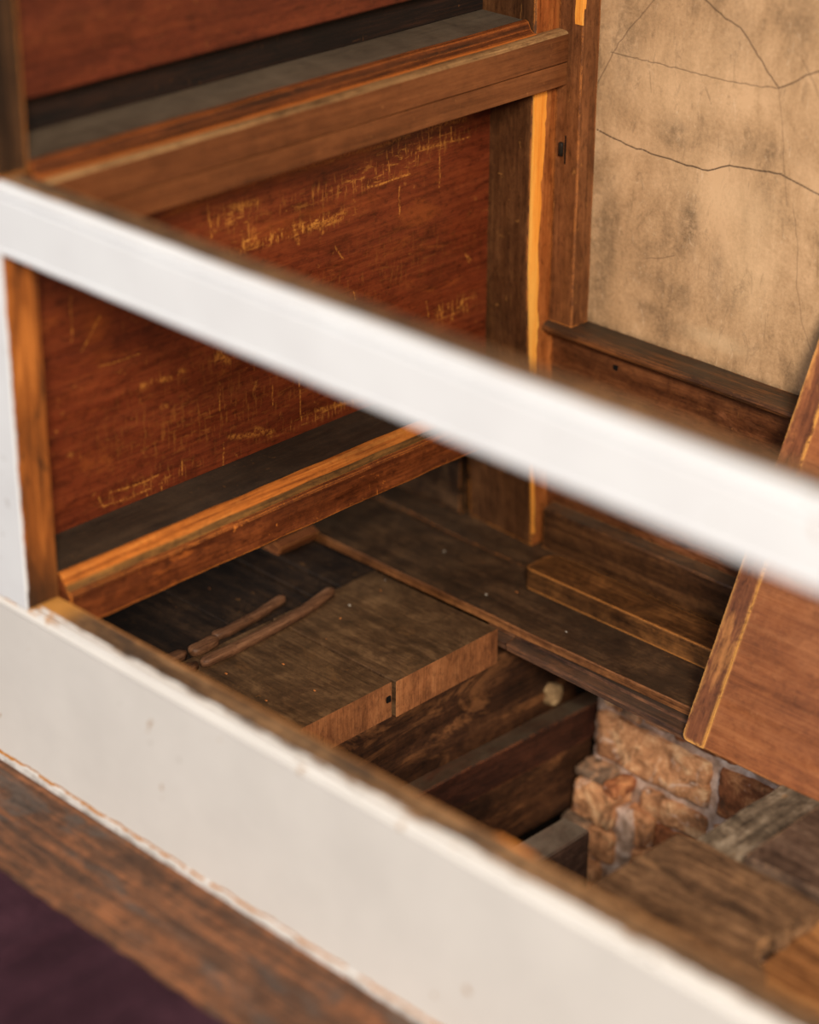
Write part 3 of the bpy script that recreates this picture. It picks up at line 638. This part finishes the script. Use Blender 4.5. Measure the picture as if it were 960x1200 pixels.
# cleats: swept strips with rounded ends
def strip(name, pts, w, h, lab, mat='cleat', z=-.2372):
    bm = bmesh.new(); P = [Vector((x, y, 0)) for x, y in pts]; dense = []
    for a, b in zip(P[:-1], P[1:]):
        for i in range(8): dense.append(a.lerp(b, i/8))
    dense.append(P[-1])
    rings = []; n = len(dense)
    tot = sum((dense[i+1]-dense[i]).length for i in range(n-1)); acc = 0
    for i, p in enumerate(dense):
        t = (dense[min(n-1, i+1)] - dense[max(0, i-1)]).normalized(); s = Vector((-t.y, t.x, 0))
        if i: acc += (dense[i]-dense[i-1]).length
        e = min(acc, tot-acc); k = .35+.65*math.sqrt(max(0, 1-(1-min(1, e/(w*.6)))**2))
        ww = w*.5*k; hh = h*(.7+.3*k); j = .0006*noise.noise(p*60)
        rings.append([bm.verts.new(p + s*u + Vector((0, 0, z+v+j))) for u, v in ((-ww, 0), (ww, 0), (ww, hh*.75), (ww*.6, hh), (-ww*.6, hh), (-ww, hh*.75))])
    for a, b in zip(rings[:-1], rings[1:]):
        for k in range(6): bm.faces.new((a[k], a[(k+1) % 6], b[(k+1) % 6], b[k]))
    bm.faces.new(rings[0]); bm.faces.new(rings[-1]); bmesh.ops.recalc_face_normals(bm, faces=bm.faces)
    return tag(link(name, bm, mat, smooth=True), lab, 'strip')
strip('cleat', [(-.024, .328), (-.022, .40), (-.026, .48), (-.032, .55), (-.050, .632)], .019, .012, 'long curved brown cleat lying across the boards, longer of the two')
strip('cleat', [(-.022, .10), (-.024, .20), (-.026, .322)], .021, .012, 'front stub of the long cleat, in front of its crack by the white base board')
strip('cleat', [(-.074, .395), (-.070, .42), (-.076, .50), (-.088, .560)], .017, .011, 'short thin broken cleat with a raised lip, left of the long curved cleat')
strip('cleat', [(-.062, .338), (-.060, .36), (-.064, .394)], .024, .013, 'small chunky middle piece of the broken cleat')
strip('cleat', [(-.075, .14), (-.070, .25), (-.064, .332)], .020, .013, 'front piece of the broken cleat, running under the white board edge')
# wedge under the partition
bm = bmesh.new(); prism(bm, [(-.245, -.2365), (-.205, -.2365), (-.197, -.222), (-.215, -.2155), (-.232, -.228)], 'y', .655, .742, .01, .0012, 2)
tag(link('wedge', bm, 'wedge'), 'small brown wooden wedge poking out beneath the partition rail', 'wedge')
# crumbs of plaster and chips on the boards
def crumbs():
    rs = random.Random(5)
    spots = [(.0, .62), (.02, .58), (.12, .33), (.10, .30), (.15, .40), (.06, .42), (-.02, .72), (.0, .69), (.16, .84), (.13, .80), (.02, .34), (.05, .52), (.3, .80), (-.2, .50), (-.25, .56), (-.02, .86), (.05, .88)]
    for i, (x, y) in enumerate(spots):
        bm = bmesh.new(); s = rs.uniform(.0006, .0016); z = -.2375
        rough_box(bm, (x-s*1.6, y-s, z, x+s*1.6, y+s, z+s*1.1), s*.5, s*.4, i, 2)
        o = link('debris_chip', bm, 'chalk' if i % 3 == 0 else 'wedge'); tag(o, 'tiny loose chip lying on the old floor boards', 'chip', 'loose chips on the floor boards')
crumbs()

# =================================================================== PIT TIMBERS
o = beam('trimmer_joist', 'joist', 'y', (.13, .0095, -.56, .206, .945, -.3018), jit=.002, c=.004, seed=2); tag(o, 'deep stained joist directly under the sawn board ends, left side of the pit', 'joist')
lw = thing('ledger_beam', 'dusty-topped ledger beam of two timbers along the left of the pit, with the stone on it', 'beam', (.22, .5, -.66))
beam('upper_timber', 'beam', 'y', (.207, .0095, -.5065, .243, .975, -.4405), lw, jit=.0015, c=.002, seed=5, bend=lambda t: (.018*max(0, (t-.55))/.42, 0))
beam('lower_timber', 'joist', 'y', (.207, .0095, -.64, .237, .94, -.5085), lw, jit=.002, c=.004, seed=7, bend=lambda t: (.010*max(0, (t-.55))/.42, 0))
bm = bmesh.new(); rough_box(bm, (.2405, .700, -.478, .2450, .712, -.472), .001, .001, 2, 3); link('nail_hole', bm, 'hole', lw)
bm = bmesh.new(); prism(bm, rect(.243, -.506, .2515, -.455, .001), 'y', .842, .852, .004, .001); link('split', bm, 'beam', lw)
o = beam('timber_block', 'block', 'y', (.336, .0095, -.70, .392, .766, -.55), jit=.0018, c=.003, seed=9); tag(o, 'dusty square timber end deep in the pit, beside the brickwork', 'timber')
bm = bmesh.new(); rough_box(bm, (.196, .862, -.4415, .224, .898, -.404), .012, .006, 4, 7); tag(link('stone', bm, 'stone'), 'small tan stone resting on the dusty ledger beam in the pit', 'stone')

# =================================================================== RIGHT SIDE BOARDS
bm = bmesh.new()   # broad rough board with torn right end
outl = [(.757, .0095), (.757, .20), (.7585, .32), (.762, .42), (.766, .492), (.80, .5015), (.85, .499), (.90, .4985), (.95, .5005), (1.00, .497), (1.006, .470), (.998, .440), (1.004, .415), (.993, .395), (.995, .368), (1.010, .350), (1.035, .330), (1.05, .30), (1.075, .285), (1.09, .25), (1.10, .0095)]
pts = []
for a, b in zip(outl, outl[1:]+outl[:1]):
    for i in range(8):
        x = a[0]+(b[0]-a[0])*i/8; y = a[1]+(b[1]-a[1])*i/8; q = noise.noise_vector(Vector((x*45, y*45, 0)))*.0022 + noise.noise_vector(Vector((x*220, y*220, 3)))*(.004 if x > .985 else .0006)
        pts.append((x+q.x, y+q.y))
vs = [bm.verts.new((x, y, -.264)) for x, y in pts]; f = bm.faces.new(vs); f.normal_update()
r = bmesh.ops.extrude_face_region(bm, geom=[f]); up = [e for e in r['geom'] if isinstance(e, bmesh.types.BMVert)]
for v in up: v.co.z = -.238
bmesh.ops.recalc_face_normals(bm, faces=bm.faces)
S = set(up); bmesh.ops.bevel(bm, geom=[e for e in bm.edges if all(v in S for v in e.verts)], offset=.0022, segments=2, affect='EDGES')
tag(link('floor_board', bm, 'rough'), 'broad rough-sawn board with a torn right end, right of the pit', 'floor board', g)
o = beam('floor_board', 'rawboard', 'x', (1.0, .0095, -.300, 1.7, .5, -.2655), jit=.001); tag(o, 'bare orange board showing beyond the torn end of the rough board', 'floor board', g)
bm = bmesh.new()   # weathered beam, split grain
prism(bm, rect(.7790, -.36, .868, -.2515, .005), 'y', .503, .706, .008, .0035, 3, freq=16)
tag(link('weathered_beam', bm, 'weather'), 'grey weathered beam with split grain between the brickwork and the brown board', 'beam')
o = beam('floor_board', 'brownb', 'x', (.870, .506, -.2650, 1.7, .680, -.2315), jit=.0012, c=.003, seed=8); tag(o, 'ribbed grey-brown board with a dark front edge, under the leaning cover', 'floor board', g)
o = beam('bearer', 'joist', 'x', (.79, .7085, -.36, 1.5, .750, -.2690)); tag(o, 'dark bearer that the foot of the leaning hatch cover stands on', 'bearer')
# joist carrying the right boards
o = beam('bearing_joist', 'joist', 'y', (.80, .0095, -.46, .87, .4990, -.2650), jit=.002, c=.003); tag(o, 'dark joist carrying the rough board at the right', 'joist')

# =================================================================== LEANING COVER
cov = thing('hatch_cover', 'reddish-brown hatch cover with worn orange edges, leaning back against the wall at the right', 'cover', (.6, .710, -.2590))
cov.rotation_euler = (-math.atan2(.265, .556), 0, 0)
cov['_w'] = (0, 0, 0)
def covpart(name, bm, mats):
    o = link(name, bm, mats, cov); return o
bm = bmesh.new()   # left end strip with rounded lower corner
pts = []
for k in range(8):
    a = math.pi + math.pi/2*k/7; pts.append((.011+.011*math.cos(a), .011+.011*math.sin(a)))
pts += [(.040, 0)]
for i in range(0, 41): pts.append((.0405+.0006*noise.noise(Vector((i*.5, 0, 3))), .004+.700*i/40))
pts += [(0.0, .712)]
for i in range(40, 1, -1): pts.append((.0009*noise.noise(Vector((i*.8, 2, 3))), .02+.680*i/40))
vs = [bm.verts.new((x, .022, z)) for x, z in pts]; f = bm.faces.new(vs)
r = bmesh.ops.extrude_face_region(bm, geom=[f]); up = [e for e in r['geom'] if isinstance(e, bmesh.types.BMVert)]
for v in up: v.co.y = 0
bmesh.ops.recalc_face_normals(bm, faces=bm.faces); S = set(up)
bmesh.ops.bevel(bm, geom=[e for e in bm.edges if all(v in S for v in e.verts)], offset=.002, segments=2, affect='EDGES')
covpart('end_strip', bm, 'cover_end')
bm = bmesh.new(); prism(bm, rect(.0012, .0, .021, .712, .002), 'x', .0412, .75, .02, .0007, 5); covpart('panel_board', bm, 'cover')

# =================================================================== LIGHT, WORLD, CAMERA
w = bpy.data.worlds.new('World'); sc.world = w; w.use_nodes = True
w.node_tree.nodes['Background'].inputs[0].default_value = (.95, .96, 1.0, 1); w.node_tree.nodes['Background'].inputs[1].default_value = .20
def area(name, loc, target, size, power, col, sy=None):
    l = bpy.data.lights.new(name, 'AREA'); l.size = size; l.energy = power; l.color = col
    if sy: l.shape = 'RECTANGLE'; l.size_y = sy
    o = bpy.data.objects.new(name, l); COL.objects.link(o); o.location = loc
    o.rotation_euler = (Vector(target)-Vector(loc)).to_track_quat('-Z', 'Y').to_euler(); return o
area('window_light_right', (5.6, -4.2, 4.3), (.5, .5, .0), 1.3, 820, (1, .86, .69), 1.9)
area('fill_light_front', (-.8, -6.5, 4.0), (.6, 0, .2), 2.8, 190, (.90, .95, 1), 2.4)  # added unseen fill lamp that keeps the white front bright

YAW, PITCH, ROLL, F = .770, .4686, .00667, 2767.0
C = Vector((2.3555957, -1.67357697, 1.59383469))
ca, sa = math.cos(YAW), math.sin(YAW)
r_ = Vector((ca, sa, 0)); f0 = Vector((-sa, ca, 0)); z_ = Vector((0, 0, 1))
fw = math.cos(PITCH)*f0 - math.sin(PITCH)*z_; u_ = math.sin(PITCH)*f0 + math.cos(PITCH)*z_
r2 = math.cos(ROLL)*r_ + math.sin(ROLL)*u_; u2 = -math.sin(ROLL)*r_ + math.cos(ROLL)*u_
cam = bpy.data.cameras.new('camera'); co = bpy.data.objects.new('camera', cam); COL.objects.link(co)
co.matrix_world = Matrix(((r2.x, u2.x, -fw.x, C.x), (r2.y, u2.y, -fw.y, C.y), (r2.z, u2.z, -fw.z, C.z), (0, 0, 0, 1)))
cam.sensor_fit = 'HORIZONTAL'; cam.sensor_width = 36; cam.lens = F/960*36
cam.clip_start = .05; cam.clip_end = 50
cam.dof.use_dof = True; cam.dof.focus_distance = 3.53; cam.dof.aperture_fstop = 1.45
sc.camera = co
for o in list(bpy.data.objects):
    if '_w' in o: del o['_w']
vs = sc.view_settings; vs.view_transform = 'Standard'; vs.look = 'None'; vs.exposure = 0.0; vs.gamma = 1; vs.use_curve_mapping = False
sc.cycles.use_denoising = True
